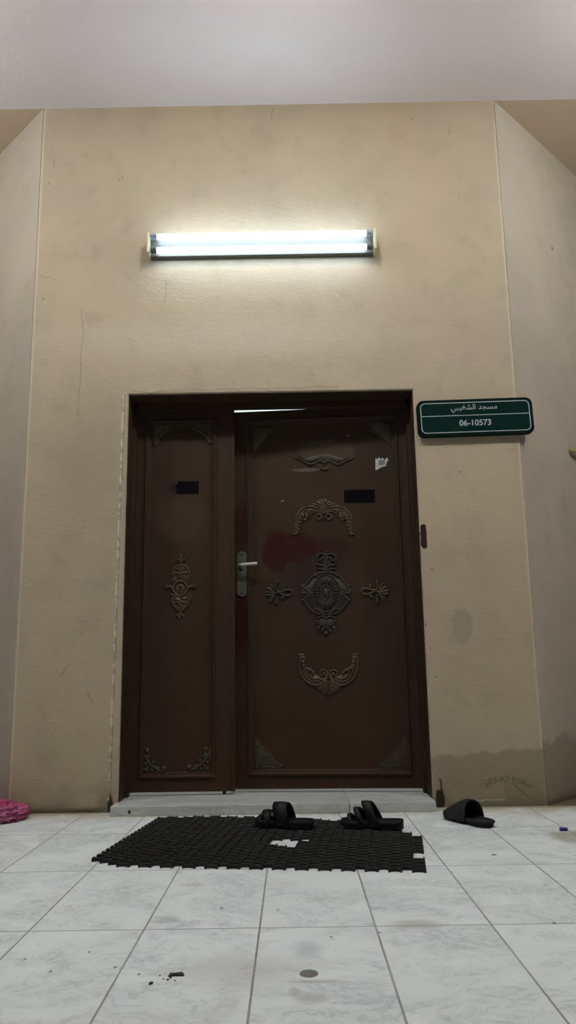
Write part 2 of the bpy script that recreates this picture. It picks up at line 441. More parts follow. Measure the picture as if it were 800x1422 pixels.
bm = bmesh.new(); box(bm, (-5.2, -7, HC), (5.2, 0, HC + .15)); struct(link('ceiling', bm, M['ceiling']))
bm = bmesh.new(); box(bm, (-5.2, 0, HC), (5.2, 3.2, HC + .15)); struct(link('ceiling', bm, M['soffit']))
# front facet with the doorway: an upside-down U, mitred at the back
k = WT * math.tan(PI / 8)
bm = bmesh.new()
fr = [(XL, 0), (OX0, 0), (OX0, OZ), (OX1, OZ), (OX1, 0), (XR, 0), (XR, HC), (XL, HC)]
bk = [(XL + k, 0), (OX0, 0), (OX0, OZ), (OX1, OZ), (OX1, 0), (XR - k, 0), (XR - k, HC), (XL + k, HC)]
A = [bm.verts.new((x, 0, z)) for x, z in fr]; B = [bm.verts.new((x, WT, z)) for x, z in bk]
for q in ((0, 1, 2, 7), (7, 2, 3, 6), (3, 4, 5, 6)):
    bm.faces.new([A[i] for i in q]); bm.faces.new([B[i] for i in reversed(q)])
for i in range(8): bm.faces.new((A[i], B[i], B[(i + 1) % 8], A[(i + 1) % 8]))
bmesh.ops.recalc_face_normals(bm, faces=bm.faces)
def beveled_uprights(bm, cond, off):
    es = [e for e in bm.edges if cond(e)]
    bmesh.ops.bevel(bm, geom=es, offset=off, segments=3, profile=.5, affect='EDGES')
beveled_uprights(bm, lambda e: all(abs(v.co.y) < 1e-6 for v in e.verts) and (abs(e.verts[0].co.x - e.verts[1].co.x) < 1e-6 or abs(e.verts[0].co.z - OZ) < 1e-6 and abs(e.verts[1].co.z - OZ) < 1e-6) and not (abs(e.verts[0].co.z - HC) < 1e-6 and abs(e.verts[1].co.z - HC) < 1e-6) and max(abs(e.verts[0].co.x) < 5 for _ in (0,)), .009)
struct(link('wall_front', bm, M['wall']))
def facet(name, x, sgn, mat):
    d = Vector((sgn * .7071, .7071, 0)); n = Vector((-sgn * .7071, .7071, 0)) # inward
    a = Vector((x, 0, 0)); b = a + d * 3.2
    kk = d * k
    pts = [a, b, b + n * WT, a + n * WT + kk * 1.0]
    # the inner start of the facet meets the mitred back of the front facet
    pts[3] = Vector((x - sgn * k, WT, 0))
    bm = bmesh.new(); lo = [bm.verts.new(p) for p in pts]; hi = [bm.verts.new(p + Vector((0, 0, HC))) for p in pts]
    bm.faces.new(lo); bm.faces.new(list(reversed(hi)))
    for i in range(4): bm.faces.new((lo[i], hi[i], hi[(i + 1) % 4], lo[(i + 1) % 4]))
    struct(link(name, bm, mat))
facet('wall_left', XL, -1, M['wall_l']); facet('wall_right', XR, 1, M['wall_r'])
bm = bmesh.new(); box(bm, (-3.50, 2.13, 0), (3.33, 2.25, HC)); struct(link('wall_back', bm, M['inner']))
# steel lining of the doorway with its stop
bm = bmesh.new(); t = .004
box(bm, (OX0, .012, .0), (OX0 + t, WT, OZ)); box(bm, (OX1 - t, .012, .0), (OX1, WT, OZ)); box(bm, (OX0, .012, OZ - t), (OX1, WT, OZ))
box(bm, (OX0 + t, .135, STEP_Z), (OX0 + .020, .170, OZ - t)); box(bm, (OX1 - .020, .135, STEP_Z), (OX1 - t, .170, OZ - t))
box(bm, (OX0 + t, .135, 2.056), (OX1 - t, .170, OZ - t))
struct(link('trim_1', bm, M['lining']))

# ------------------------------------------------------------------ door step
sx0, sx1, sj = -.856, .652, onfloor(484, 1112, STEP_Z).x
st = empty('door_step', (0, 0, 0)); tag(st, 'low white marble step across the foot of the brown double door', 'step')
for a, b in ((sx0, sj - .001), (sj + .001, sx1)):
    bm = bmesh.new()
    # wide in front of the wall, narrower between the jambs
    box(bm, (a, -.125, .0), (b, -.001, STEP_Z))
    box(bm, (max(a, OX0 + .005), -.001, .0), (min(b, OX1 - .005), .33, STEP_Z))
    bmesh.ops.remove_doubles(bm, verts=bm.verts, dist=.0002)
    link('slab', bm, M['step'], st, bevel=.004)

# ------------------------------------------------------------------ door leaves
TOPZ, BOTZ, TH = 2.073, .062, .040
def make_leaf(root, x0, x1, p0, p1, mat, fn):
    """x0..x1 leaf, p0,p1 = (x,z) corners of the sunk panel, in the leaf's axes (front face y=0)"""
    bm = bmesh.new()
    for a, b in (((x0, BOTZ), (p0[0], TOPZ)), ((p1[0], BOTZ), (x1, TOPZ)), ((p0[0], BOTZ), (p1[0], p0[1])), ((p0[0], p1[1]), (p1[0], TOPZ))):
        box(bm, (a[0], 0, a[1]), (b[0], TH, b[1]))
    bmesh.ops.remove_doubles(bm, verts=bm.verts, dist=1e-5)
    inner = [f for f in bm.faces if False]
    link('stile', bm, mat, root, bevel=.0)
    bm = bmesh.new(); box(bm, (p0[0] - .002, .011, p0[1] - .002), (p1[0] + .002, TH - .006, p1[1] + .002)); link('panel', bm, mat, root)
    # moulding: two stepped beads around the panel
    bm = bmesh.new()
    prof = [(-.004, .000), (-.004, -.006), (.000, -.010), (.006, -.010), (.011, -.004), (.015, .003), (.020, .003), (.024, .006), (.026, .0115)]
    c = [(p0[0], p0[1], 1, 1), (p1[0], p0[1], -1, 1), (p1[0], p1[1], -1, -1), (p0[0], p1[1], 1, -1)]
    rings = [[bm.verts.new((cx + sx * o, yy, cz + sz * o)) for o, yy in prof] for cx, cz, sx, sz in c]
    for i in range(4):
        for j in range(len(prof) - 1):
            bm.faces.new((rings[i][j], rings[i][j + 1], rings[(i + 1) % 4][j + 1], rings[(i + 1) % 4][j]))
    link('moulding', bm, mat, root)
d1 = empty('door_1', LORG); struct(d1)
LX1 = leaf_l(325, 760)[0]
pl0 = (leaf_l(198, 1000)[0] - .010, leaf_l(240, 1076)[1] - .012); pl1 = (leaf_l(295, 800)[0] + .014, leaf_l(250, 586)[1] + .008)
make_leaf(d1, -.004, LX1, pl0, pl1, M['door_l'], leaf_l)
# cover strip of the meeting stile
bm = bmesh.new(); box(bm, (LX1 - .012, -.006, BOTZ), (LX1 + .004, -.0005, TOPZ)); link('astragal', bm, M['door_l'], d1, bevel=.002)
q = leaf_l(311, 1104); bm = bmesh.new(); tube(bm, [(q[0], .02, STEP_Z + .001), (q[0], .02, BOTZ + .01)], .009, 10); link('floor_bolt', bm, M['dark'], d1)
d2 = empty('door_2', HINGE, ANG); struct(d2)
RX0 = -(HINGE.x - (LORG.x + LX1)) - .022
pr0 = (leaf_r(351, 1000)[0] - .022, leaf_r(460, 1072)[1] - .012); pr1 = (leaf_r(569, 1060)[0] + .006, leaf_r(450, 583)[1] + .010)
make_leaf(d2, RX0, .010, pr0, pr1, M['door_r'], leaf_r)

# ---- reliefs: traced as raised half-round work on a thin backing
FACE = .011        # panel face depth
def relief(name, root, fn, ox, oy, sc, mat, lines=(), blobs=(), plates=(), sym=None, rads=1., base=FACE, label=None, mirror=None, dy=0):
    """coordinates measured on an enlargement (origin ox,oy, scale sc); sym: mirror axis in the same units; mirror: photo x sum"""
    def T(zx, zy):
        px, py = ox + zx / sc, oy + zy / sc + dy
        if mirror: px = mirror - px
        return fn(px, py)
    a, b = T(0, 0), T(100, 0); U = math.hypot(b[0] - a[0], b[1] - a[1]) / 100      # metres per unit
    bm = bmesh.new()
    def both(pts): return [pts] + ([[(2 * sym - x, y) for x, y in pts]] if sym else [])
    for pts, h in plates:
        for q in both(pts) if h > 0 else [pts]:
            hh = abs(h); loop = [T(*p) for p in q]
            cx = sum(p[0] for p in loop) / len(loop); cz = sum(p[1] for p in loop) / len(loop)
            def f0(x, z): return (x, base + .001, z)
            def f1(x, z): return (cx + (x - cx) * .95, base - hh, cz + (z - cz) * .95)
            prism(bm, loop, f0, f1)
    for pts, w0, w1 in lines:
        for q in both(pts):
            P = smoothpath([Vector(T(*p)).to_3d() for p in q], 5) if len(q) > 2 else [Vector(T(*p)).to_3d() for p in q]
            n = len(P)
            pp = [(p.x, base - .004, p.y) for p in P]
            rr = [(w0 + (w1 - w0) * i / (n - 1)) * U * rads for i in range(n)]
            tube(bm, pp, rr, 8, 1.15, axis=(0, 1, 0))
    for b in blobs:
        for q in both([(b[0], b[1])]):
            c = T(*q[0]); rx = b[2] * U; rz = (b[3] if len(b) > 3 else b[2]) * U
            blob(bm, (c[0], base - .004, c[1]), rx, min(rx, rz) * .8 + .002, rz)
    o = link(name, bm, mat, root, smooth=True)
    if label: o['label'] = label
    return o
# arched crest with scrolls
relief('arch_ornament', d2, leaf_r, 400, 680, 8, M['bronze'], sym=395,
    lines=[([(398, 268), (430, 225), (480, 196), (560, 186), (630, 210), (680, 262), (712, 335)], 8, 10),
           ([(400, 262), (440, 236), (500, 222), (560, 242), (600, 300)], 8, 7),
           ([(395, 240), (420, 200), (470, 166), (540, 160)], 8, 6), ([(395, 220), (415, 176), (450, 146), (500, 134)], 8, 6),
           ([(395, 195), (405, 155), (428, 120), (455, 108)], 7, 5), ([(395, 250), (395, 160), (395, 84)], 9, 4),
           ([(420, 262), (470, 240), (530, 262), (555, 305)], 6, 6), ([(560, 215), (620, 240), (650, 300)], 7, 8),
           ([(450 + 30 * math.cos(a), 297 + 30 * math.sin(a)) for a in [i * PI / 5 for i in range(11)]], 9, 9),
           ([(395, 285), (395, 355)], 13, 5), ([(575, 268), (590, 330)], 11, 11), ([(625, 260), (625, 320)], 10, 10)],
    blobs=[(652, 322, 18), (660, 362, 20), (664, 400, 17), (676, 438, 18), (690, 470, 18), (706, 492, 30, 12), (600, 330, 16)],
    plates=[([(395, 90), (480, 130), (540, 160), (640, 205), (690, 265), (715, 340), (725, 500), (668, 495), (640, 350), (560, 310), (500, 240), (440, 250), (395, 270)], .003)])
# drop crest
relief('drop_ornament', d2, leaf_r, 400, 900, 7.27, M['bronze'], sym=408,
    lines=[([(692, 100), (700, 195), (682, 270), (632, 332), (560, 372), (490, 362), (442, 322), (415, 272), (428, 236), (460, 220), (490, 242), (482, 276), (456, 284)], 11, 8),
           ([(655, 200), (642, 270), (592, 326), (520, 338), (470, 312)], 9, 8), ([(620, 225), (600, 290), (545, 312), (500, 300)], 8, 6),
           ([(412, 330), (470, 355), (532, 386)], 10, 8), ([(411, 345), (465, 385), (512, 416)], 10, 8), ([(410, 355), (450, 400), (482, 442)], 10, 8),
           ([(409, 360), (432, 420), (448, 466)], 10, 8), ([(408, 340), (408, 420), (408, 496)], 14, 7), ([(408, 300), (408, 190)], 12, 7),
           ([(560, 240), (600, 212), (640, 205)], 10, 12)],
    blobs=[(455, 262, 20), (678, 66, 38, 13), (672, 97, 24), (664, 140, 26), (660, 176, 22), (600, 222, 18), (560, 250, 18)],
    plates=[([(408, 220), (500, 280), (600, 240), (640, 160), (645, 60), (712, 60), (705, 200), (690, 280), (630, 345), (540, 385), (480, 445), (408, 495)], .003)])
# oval rosette
E = lambda cx, cy, a, b, n=40: [(cx + a * math.cos(2 * PI * i / n), cy + b * math.sin(2 * PI * i / n)) for i in range(n + 1)]
pet = [([(385 + 62 * math.cos(t), 535 + 88 * math.sin(t)), (385 + 122 * math.cos(t), 535 + 168 * math.sin(t))], 7, 12) for t in [2 * PI * i / 28 for i in range(28)]]
relief('rosette', d2, leaf_r, 400, 750, 7.27, M['bronze_dark'], label='large blackened oval rosette in the middle of the panel',
    lines=pet + [(E(385, 535, 138, 186), 8, 8), (E(385, 535, 56, 80, 24), 9, 9)],
    blobs=[(385, 535, 30, 48), (385, 118, 16, 26), (385, 295, 24, 18), (385, 940, 28, 22)],
    plates=[([(385, 325), (480, 340), (560, 410), (605, 460), (640, 455), (640, 640), (605, 625), (560, 680), (490, 750), (385, 775), (280, 750), (210, 680), (165, 625), (135, 640), (135, 455), (165, 460), (210, 410), (290, 340)], -.004),
            ([(385, 150), (430, 160), (455, 210), (450, 290), (420, 330), (350, 330), (320, 290), (315, 210), (340, 160)], -.002),
            ([(300, 770), (470, 770), (490, 840), (470, 920), (385, 950), (310, 920), (290, 840)], -.003)])
relief('rosette_scroll', d2, leaf_r, 400, 750, 7.27, M['bronze_dark'], sym=385, label='blackened scrolls framing the oval rosette',
    lines=[([(388, 165), (415, 138), (455, 140), (482, 172), (478, 205), (452, 208), (446, 185)], 11, 8), ([(390, 190), (410, 175), (430, 190), (432, 225)], 9, 7), ([(390, 330), (398, 280), (425, 252), (465, 250), (488, 215)], 12, 8), ([(400, 310), (440, 285), (478, 292)], 12, 9), ([(395, 335), (430, 320), (470, 328)], 11, 9), ([(386, 300), (386, 210), (386, 130)], 13, 8),
           ([(420, 335), (500, 345), (550, 400), (605, 465)], 9, 11), ([(605, 610), (560, 680), (500, 730), (440, 750)], 11, 9),
           ([(525, 535), (570, 510), (610, 475)], 9, 12), ([(525, 535), (580, 535), (635, 532)], 9, 12), ([(525, 540), (570, 565), (605, 600)], 9, 12),
           ([(400, 770), (430, 740), (480, 690), (510, 700)], 8, 12), ([(390, 790), (430, 770), (470, 790), (480, 830), (450, 850), (430, 830)], 9, 7),
           ([(390, 850), (430, 860), (475, 890), (460, 915)], 8, 11), ([(390, 870), (415, 900), (430, 925)], 8, 10)],
    blobs=[(490, 355, 20), (618, 465, 18), (618, 605, 18), (468, 248, 15), (470, 820, 16), (465, 890, 18)])
# floral sprays either side of the rosette
spray = dict(lines=[([(500, 425), (430, 405), (330, 382), (220, 360), (160, 392), (180, 448), (250, 466), (340, 442), (430, 392), (472, 320), (445, 215)], 15, 16),
                    ([(480, 430), (510, 350), (550, 270)], 12, 16), ([(480, 430), (560, 370), (620, 330)], 12, 18), ([(480, 430), (570, 410), (650, 400)], 12, 18),
                    ([(480, 435), (560, 460), (640, 455)], 12, 18), ([(480, 440), (530, 500), (590, 530)], 12, 18), ([(480, 440), (520, 520), (565, 590)], 12, 14), ([(440, 470), (450, 540), (455, 600)], 14, 20), ([(330, 460), (340, 515)], 14, 16), ([(330, 370), (315, 310)], 14, 14)],
             blobs=[(440, 205, 38, 16), (315, 300, 28), (340, 515, 36, 30), (455, 610, 38, 34), (560, 275, 24), (625, 335, 24), (650, 405, 20), (640, 460, 22), (580, 560, 24)],
             plates=[([(480, 400), (520, 270), (590, 280), (650, 360), (660, 440), (600, 540), (560, 590), (500, 500)], .004)])
relief('floral_ornament', d2, leaf_r, 490, 790, 13.33, M['bronze'], rads=1.35, **spray)
relief('floral_ornament', d2, leaf_r, 490, 790, 13.33, M['bronze_dark'], mirror=908, dy=2, rads=1.35, label='blackened floral spray', **spray)
# remains of the upper crest: ruffled lower leaves
relief('crest_remnant', d2, leaf_r, 310, 530, 2.667, M['bronze_plate'], sym=375, label='worn remnant of a crest, only its ruffled edge left',
    lines=[([(375, 300), (395, 292), (425, 306), (455, 292), (486, 278)], 4, 2), ([(378, 290), (400, 284), (430, 292), (470, 276)], 3, 2), ([(362, 318), (375, 324), (388, 318)], 4, 3)],
    blobs=[(440, 300, 6, 4), (470, 286, 6, 3), (410, 300, 5, 4)], plates=[([(375, 262), (400, 268), (440, 280), (460, 284), (430, 300), (400, 290), (375, 300)], .002)])
# corner pieces of the wide leaf
cplate = dict(plates=[([(140, 130), (225, 130), (240, 205), (300, 290), (410, 345), (440, 430), (500, 510), (600, 555), (600, 645), (140, 650)], -.005)],
              lines=[([(138, 132), (226, 132)], 12, 12), ([(226, 150), (248, 215), (305, 292), (410, 345)], 12, 12), ([(412, 350), (445, 440), (505, 512), (602, 556)], 12, 12), ([(190, 632), (600, 632)], 9, 9),
                     ([(180, 600), (240, 480), (330, 400), (380, 430), (340, 500), (270, 520)], 10, 8), ([(180, 560), (190, 420), (210, 300)], 9, 7), ([(260, 600), (400, 560), (540, 600)], 9, 7), ([(360, 520), (430, 520), (470, 560)], 8, 7)],
              blobs=[(190, 240, 16), (235, 390, 20), (300, 560, 22), (430, 590, 18), (360, 400, 18)])
relief('corner_ornament', d2, leaf_r, 340, 1015, 11.43, M['bronze_plate'], **cplate)
relief('corner_ornament', d2, leaf_r, 340, 1015, 11.43, M['bronze_plate'], mirror=920.5, dy=-1.5, **cplate)
relief('corner_ornament', d2, leaf_r, 310, 540, 5.33, M['bronze_plate'],
    plates=[([(220, 270), (400, 265), (370, 312), (330, 350), (290, 400), (232, 470), (220, 470)], -.005)], lines=[([(395, 270), (365, 312), (330, 348), (288, 400), (235, 462)], 5, 5), ([(240, 300), (300, 310), (260, 380)], 5, 4)])
relief('corner_ornament', d2, leaf_r, 460, 540, 5.71, M['bronze_plate'],
    plates=[([(268, 250), (480, 246), (480, 440), (430, 400), (350, 350), (310, 290)], -.005)], lines=[([(275, 254), (312, 292), (350, 350), (430, 402), (476, 436)], 5, 5), ([(460, 280), (390, 300), (450, 360)], 5, 4)])
# narrow leaf: pendant medallion and filigree corners
relief('medallion', d1, leaf_l, 215, 760, 11.43, M['bronze'],
    lines=[(E(400, 650, 112, 116, 28), 15, 15), ([(415, 240), (415, 300), (410, 380), (405, 520)], 14, 10),
           ([(410, 275), (490, 295), (540, 370), (562, 450)], 15, 13), ([(410, 275), (340, 300), (300, 370), (285, 450)], 15, 13),
           ([(290, 412), (340, 405), (390, 415)], 11, 11), ([(425, 415), (470, 400), (530, 412)], 11, 11), ([(330, 350), (370, 345), (400, 360)], 10, 10), ([(425, 360), (460, 345), (500, 355)], 10, 10),
           ([(280, 530), (300, 495), (340, 500), (345, 530), (315, 535)], 12, 9), ([(545, 530), (525, 490), (485, 495), (480, 525), (510, 530)], 12, 9), ([(285, 470), (400, 470), (560, 470)], 8, 8),
           ([(260, 820), (290, 910), (350, 970), (400, 1020), (400, 1080)], 15, 11), ([(545, 730), (555, 820), (520, 910), (450, 980), (400, 1020)], 14, 11),
           ([(250, 750), (290, 760), (320, 790), (290, 830)], 12, 10), ([(500, 780), (520, 745), (555, 735)], 12, 10),
           ([(285, 872), (330, 868), (375, 872)], 11, 11), ([(400, 845), (430, 870), (480, 875)], 12, 11), ([(400, 900), (430, 930), (460, 940)], 11, 10), ([(300, 925), (350, 930)], 10, 10), ([(390, 780), (390, 1000)], 12, 10), ([(390, 1080), (390, 1160)], 14, 7),
           ([(505, 640), (560, 628), (610, 612)], 18, 14), ([(295, 640), (250, 628), (215, 622)], 18, 14), ([(416, 240), (378, 205)], 10, 12), ([(416, 240), (460, 205)], 10, 12), ([(416, 240), (418, 150)], 10, 14),
           ([(395, 1040), (355, 1080)], 10, 12), ([(395, 1040), (432, 1078)], 10, 12), ([(330, 320), (370, 330), (400, 300)], 9, 11), ([(440, 320), (470, 330), (500, 310)], 9, 11), ([(300, 440), (340, 455), (390, 445)], 9, 11), ([(430, 445), (480, 455), (540, 440)], 9, 11),
           ([(280, 790), (320, 830), (380, 840)], 9, 11), ([(420, 800), (470, 820), (530, 790)], 9, 11), ([(440, 960), (470, 930), (500, 880)], 9, 11), ([(330, 960), (370, 950), (400, 970)], 9, 11)],
    blobs=[(400, 610, 30, 22), (370, 660, 24), (430, 660, 24), (400, 700, 26, 20), (418, 138, 26, 30), (378, 200, 24), (460, 200, 24), (350, 300, 20), (465, 300, 20), (198, 628, 18, 32), (238, 622, 28, 24), (590, 612, 30, 26), (640, 628, 18, 30), (355, 1082, 26, 22), (432, 1078, 26, 22), (430, 970, 18), (510, 498, 16), (310, 512, 16)],
    plates=[(E(400, 650, 105, 108, 24)[:-1], -.001), ([(410, 260), (520, 310), (570, 470), (545, 560), (400, 540), (270, 550), (280, 430), (320, 300)], -.002), ([(250, 730), (400, 760), (550, 730), (550, 840), (480, 970), (400, 1040), (300, 940), (255, 840)], -.002)])
fil = dict(lines=[([(112, 128), (115, 336)], 5, 5), ([(110, 334), (302, 328)], 6, 6), ([(122, 175), (150, 225), (175, 255), (230, 295), (292, 326)], 12, 10), ([(150, 160), (165, 200), (150, 235)], 9, 8), ([(200, 245), (215, 275), (260, 290)], 9, 8), ([(130, 300), (170, 270)], 9, 8)],
           blobs=[(146, 137, 22), (292, 292, 24), (200, 240, 18), (135, 252, 16), (136, 305, 18), (190, 308, 17), (240, 312, 14), (148, 192, 15)],
           plates=[([(114, 150), (150, 180), (175, 245), (240, 285), (290, 330), (114, 334)], -.002)])
relief('corner_ornament', d1, leaf_l, 180, 1020, 6.15, M['bronze_plate'], **fil)
relief('corner_ornament', d1, leaf_l, 180, 1020, 6.15, M['bronze_plate'], mirror=490, dy=-2, **fil)
relief('corner_ornament', d1, leaf_l, 160, 530, 4.44, M['bronze_plate'],
    plates=[([(230, 265), (360, 262), (345, 300), (300, 312), (270, 342), (255, 390), (232, 400)], -.003)], lines=[([(232, 268), (355, 265)], 5, 5), ([(234, 270), (236, 395)], 5, 5), ([(345, 295), (300, 310), (268, 345), (250, 395)], 7, 7)], blobs=[(355, 285, 9), (245, 390, 9), (285, 300, 9)])
relief('corner_ornament', d1, leaf_l, 160, 530, 4.44, M['bronze_plate'],
    plates=[([(482, 265), (605, 262), (600, 380), (575, 370), (560, 332), (510, 302)], -.003)], lines=[([(485, 267), (602, 265)], 5, 5), ([(602, 265), (598, 378)], 5, 5), ([(485, 290), (520, 305), (560, 335), (582, 375)], 7, 7)], blobs=[(485, 283, 9), (588, 370, 9), (555, 300, 9)])
# notices stuck to the leaves
def sheet(name, root, fn, pts, mat, th=.0015, base=FACE, label=None):
    bm = bmesh.new(); L = [fn(*p) for p in pts]
    prism(bm, L, lambda x, z: (x, base + .0005, z), lambda x, z: (x, base - th, z))
    o = link(name, bm, mat, root)
    if label: o['label'] = label
    return o
sheet('sticker', d2, leaf_r, [(477.5, 680), (520.5, 679), (520.5, 697.5), (478, 698)], M['black_label'], label='black rectangular sticker')
sheet('sticker', d1, leaf_l, [(248, 667.5), (275.5, 667.5), (275.5, 685), (247, 685.5), (243, 683), (246, 679), (242, 675), (246, 671)], M['black_label'], label='black sticker, ragged at one end')
sheet('torn_notice', d2, leaf_r, [(521.5, 635.5), (524, 637), (527, 634), (528.5, 637), (532, 635), (534, 638.5), (537.5, 634.5), (539.5, 637.5), (537, 642), (536, 646.5), (530, 648), (524, 651.5), (521.5, 652)], M['paper'], label='torn white paper notice')
sheet('printed_patch', d2, leaf_r, [(526, 638.5), (534.5, 638), (534.5, 645), (526, 645.5)], M['paper_grey'], .0022, label='rubbed grey patch of print')
# handle
h0, h1 = leaf_r(336, 766), leaf_r(336, 828.5); hw = abs(leaf_r(343.3, 800)[0] - leaf_r(329.6, 800)[0]) / 2
hx = leaf_r(336.3, 800)[0]
bm = bmesh.new(); pts = []
for i in range(13): a = PI * i / 12; pts.append((hx + hw * math.cos(a), h0[1] - hw + hw * math.sin(a)))
for i in range(13): a = PI + PI * i / 12; pts.append((hx + hw * math.cos(a), h1[1] + hw + hw * math.sin(a)))
prism(bm, pts, lambda x, z: (x, .0005, z), lambda x, z: (hx + (x - hx) * .93, -.008, z))
hp = link('handle_plate', bm, M['steel_dull'], d2); hp['label'] = 'tarnished long back plate'
bm = bmesh.new(); a, b = leaf_r(333.5, 786), leaf_r(359, 784)
tube(bm, smoothpath([(a[0], -.006, a[1]), (a[0], -.040, a[1]), (a[0] + .012, -.052, a[1]), (a[0] + .05, -.053, (a[1] + b[1]) / 2), (b[0], -.048, b[1])], 5), [.010] * 8 + [.0085] * 13, 10)
lv = link('lever', bm, M['steel'], hp, smooth=True); lv['label'] = 'bright lever'
for py in (771, 824):
    q = leaf_r(336, py); bm = bmesh.new(); blob(bm, (q[0], -.008, q[1]), .006, .003, .006); link('screw', bm, M['dark'], hp, smooth=True)
q = leaf_r(335, 791); bm = bmesh.new(); blob(bm, (q[0], -.008, q[1]), .012, .004, .010); link('keyhole', bm, M['dark'], hp, smooth=True)

# ------------------------------------------------------------------ twin tube lamp over the door
lx0, lx1 = -.740, .4775
lz = 2.925
lamp = empty('wall_lamp', ((lx0 + lx1) / 2, 0, lz)); tag(lamp, 'lit twin fluorescent tube lamp on the wall above the brown door', 'lamp')
hl = (lx1 - lx0) / 2
bm = bmesh.new(); box(bm, (-hl, -.038, -.054), (hl, -.001, .060)); link('housing', bm, M['lamp_body'], lamp, bevel=.004)
TUBEY, TR = -.070, .0150
for dz in (.043, -.037):
    bm = bmesh.new(); tube(bm, [(-hl + .042, TUBEY, dz), (hl - .042, TUBEY, dz)], TR, 16)
    o = link('tube', bm, M['tube'], lamp, smooth=False); o['label'] = 'glowing white tube'
    for s in (-1, 1):
        bm = bmesh.new(); tube(bm, [(s * (hl - .008), TUBEY, dz), (s * (hl - .0415), TUBEY, dz)], TR * 1.04, 14)
        link('tube_cap', bm, M['ferrule'] if dz > 0 else M['ferrule_dark'], lamp)
for s in (-1, 1):
    bm = bmesh.new()
    a = s * hl; b = s * (hl + .010)
    box(bm, (min(a, b), -.092, -.056), (max(a, b), -.001, .062)); link('end_bracket', bm, M['lamp_end'], lamp, bevel=.003)

# ------------------------------------------------------------------ street-number sign
c0 = onwall(660.3, 579, -.03)
sw, sh = .604, .198
sign = empty('sign', (c0.x, -.001, c0.z)); tag(sign, 'dark green sign with white Arabic writing and number on the wall right of the door', 'sign')
sign.rotation_euler = (0, math.radians(-1.1), 0)
def rrect(w, h, r, n=8):
    p = []
    for cx, cz, a0 in ((w / 2 - r, h / 2 - r, 0), (-w / 2 + r, h / 2 - r, PI / 2), (-w / 2 + r, -h / 2 + r, PI), (w / 2 - r, -h / 2 + r, 1.5 * PI)):
        for i in range(n + 1): a = a0 + PI / 2 * i / n; p.append((cx + r * math.cos(a), cz + r * math.sin(a)))
    return p
bm = bmesh.new(); prism(bm, rrect(sw, sh, .036), lambda x, z: (x, 0, z), lambda x, z: (x, -.030, z)); link('plate', bm, M['sign_edge'], sign, bevel=.003)
bm = bmesh.new(); prism(bm, rrect(sw - .034, sh - .034, .026), lambda x, z: (x, -.0295, z), lambda x, z: (x, -.0312, z)); link('face', bm, M['sign'], sign)
bm = bmesh.new()
o_, i_ = rrect(sw - .034, sh - .034, .026), rrect(sw - .042, sh - .042, .022)
VO = [[bm.verts.new((x, y, z)) for x, z in L] for L in (o_, i_) for y in (-.031, -.0322)]
n = len(o_)
for i in range(n):
    j = (i + 1) % n
    bm.faces.new((VO[1][i], VO[1][j], VO[3][j], VO[3][i])); bm.faces.new((VO[0][i], VO[0][j], VO[1][j], VO[1][i])); bm.faces.new((VO[2][i], VO[3][i], VO[3][j], VO[2][j]))
box(bm, (-sw / 2 + .018, -.0322, .0085), (sw / 2 - .018, -.031, .0120))
link('border', bm, M['white'], sign)
def text(name, s, x, z, size, ox=1., bold=.0):
    cu = bpy.data.curves.new(name, 'FONT'); cu.body = s; cu.size = size; cu.align_x = 'CENTER'; cu.align_y = 'CENTER'; cu.extrude = .0006; cu.offset = bold
    t = bpy.data.objects.new(name, cu); COL.objects.link(t)
    bpy.context.view_layer.update()
    me = bpy.data.meshes.new_from_object(t.evaluated_get(bpy.context.evaluated_depsgraph_get()))
    bpy.data.objects.remove(t); bpy.data.curves.remove(cu)
    me.name = name; me.materials.clear(); me.materials.append(M['white'].m)
    xs = [v.co.x for v in me.vertices]; zs = [v.co.y for v in me.vertices]
    mx, mz = (min(xs) + max(xs)) / 2, (min(zs) + max(zs)) / 2
    for v in me.vertices:
        X, Y, Z = v.co; v.co = ((X - mx) * ox + x, -.0318 - Z, (Y - mz) + z)
    o = bpy.data.objects.new(name, me); COL.objects.link(o); o.parent = sign
    o['size_m'] = (max(xs) - min(xs)) * ox
    return o
t1 = text('number_lettering', '06-10573', -.004, -.031, .044, 1.0, .0006)
t1['label'] = 'white number 06-10573'
ar = ''.join(chr(c) for c in reversed([0xFEE3, 0xFEB4, 0xFEA0, 0xFEAA, 0x20, 0xFE8D, 0xFEDF, 0xFEB8, 0xFED0, 0xFEF4, 0xFE92, 0xFEF2]))
t2 = text('arabic_lettering', ar, -.004, .047, .040, 1.0, .0)
t2['label'] = 'white Arabic mosque name'

# ------------------------------------------------------------------ rubber link mat
mo = onfloor(142, 1198, .012); mth = math.atan2(-.142, 1.054)
outline = [onfloor(*p, .010).to_2d() for p in ((218, 1134), (205, 1143), (127, 1193), (150, 1201), (362, 1204), (366, 1200), (376, 1205), (588, 1209), (585, 1192), (577, 1190), (576, 1184), (584, 1183), (580, 1160), (556, 1153), (480, 1140), (360, 1135), (300, 1134))]
hole0 = [onfloor(*p, .010).to_2d() for p in ((372, 1169), (386, 1166), (393, 1162), (402, 1166), (422, 1166), (410, 1170), (408, 1175), (396, 1172), (384, 1174))]
hc = sum(hole0, Vector((0, 0))) / len(hole0); hole = [hc + (p - hc) * 1.22 for p in hole0]
def inside(p, poly):
    r = False; n = len(poly)
    for i in range(n):
        a, b = poly[i], poly[(i + 1) % n]
        if (a.y > p.y) != (b.y > p.y) and p.x < (b.x - a.x) * (p.y - a.y) / (b.y - a.y) + a.x: r = not r
    return r
ux = Vector((math.cos(mth), math.sin(mth))); vy = Vector((-ux.y, ux.x))
PX, PY, MH = .0385, .0450, .014
bm = bmesh.new(); org = mo.to_2d()
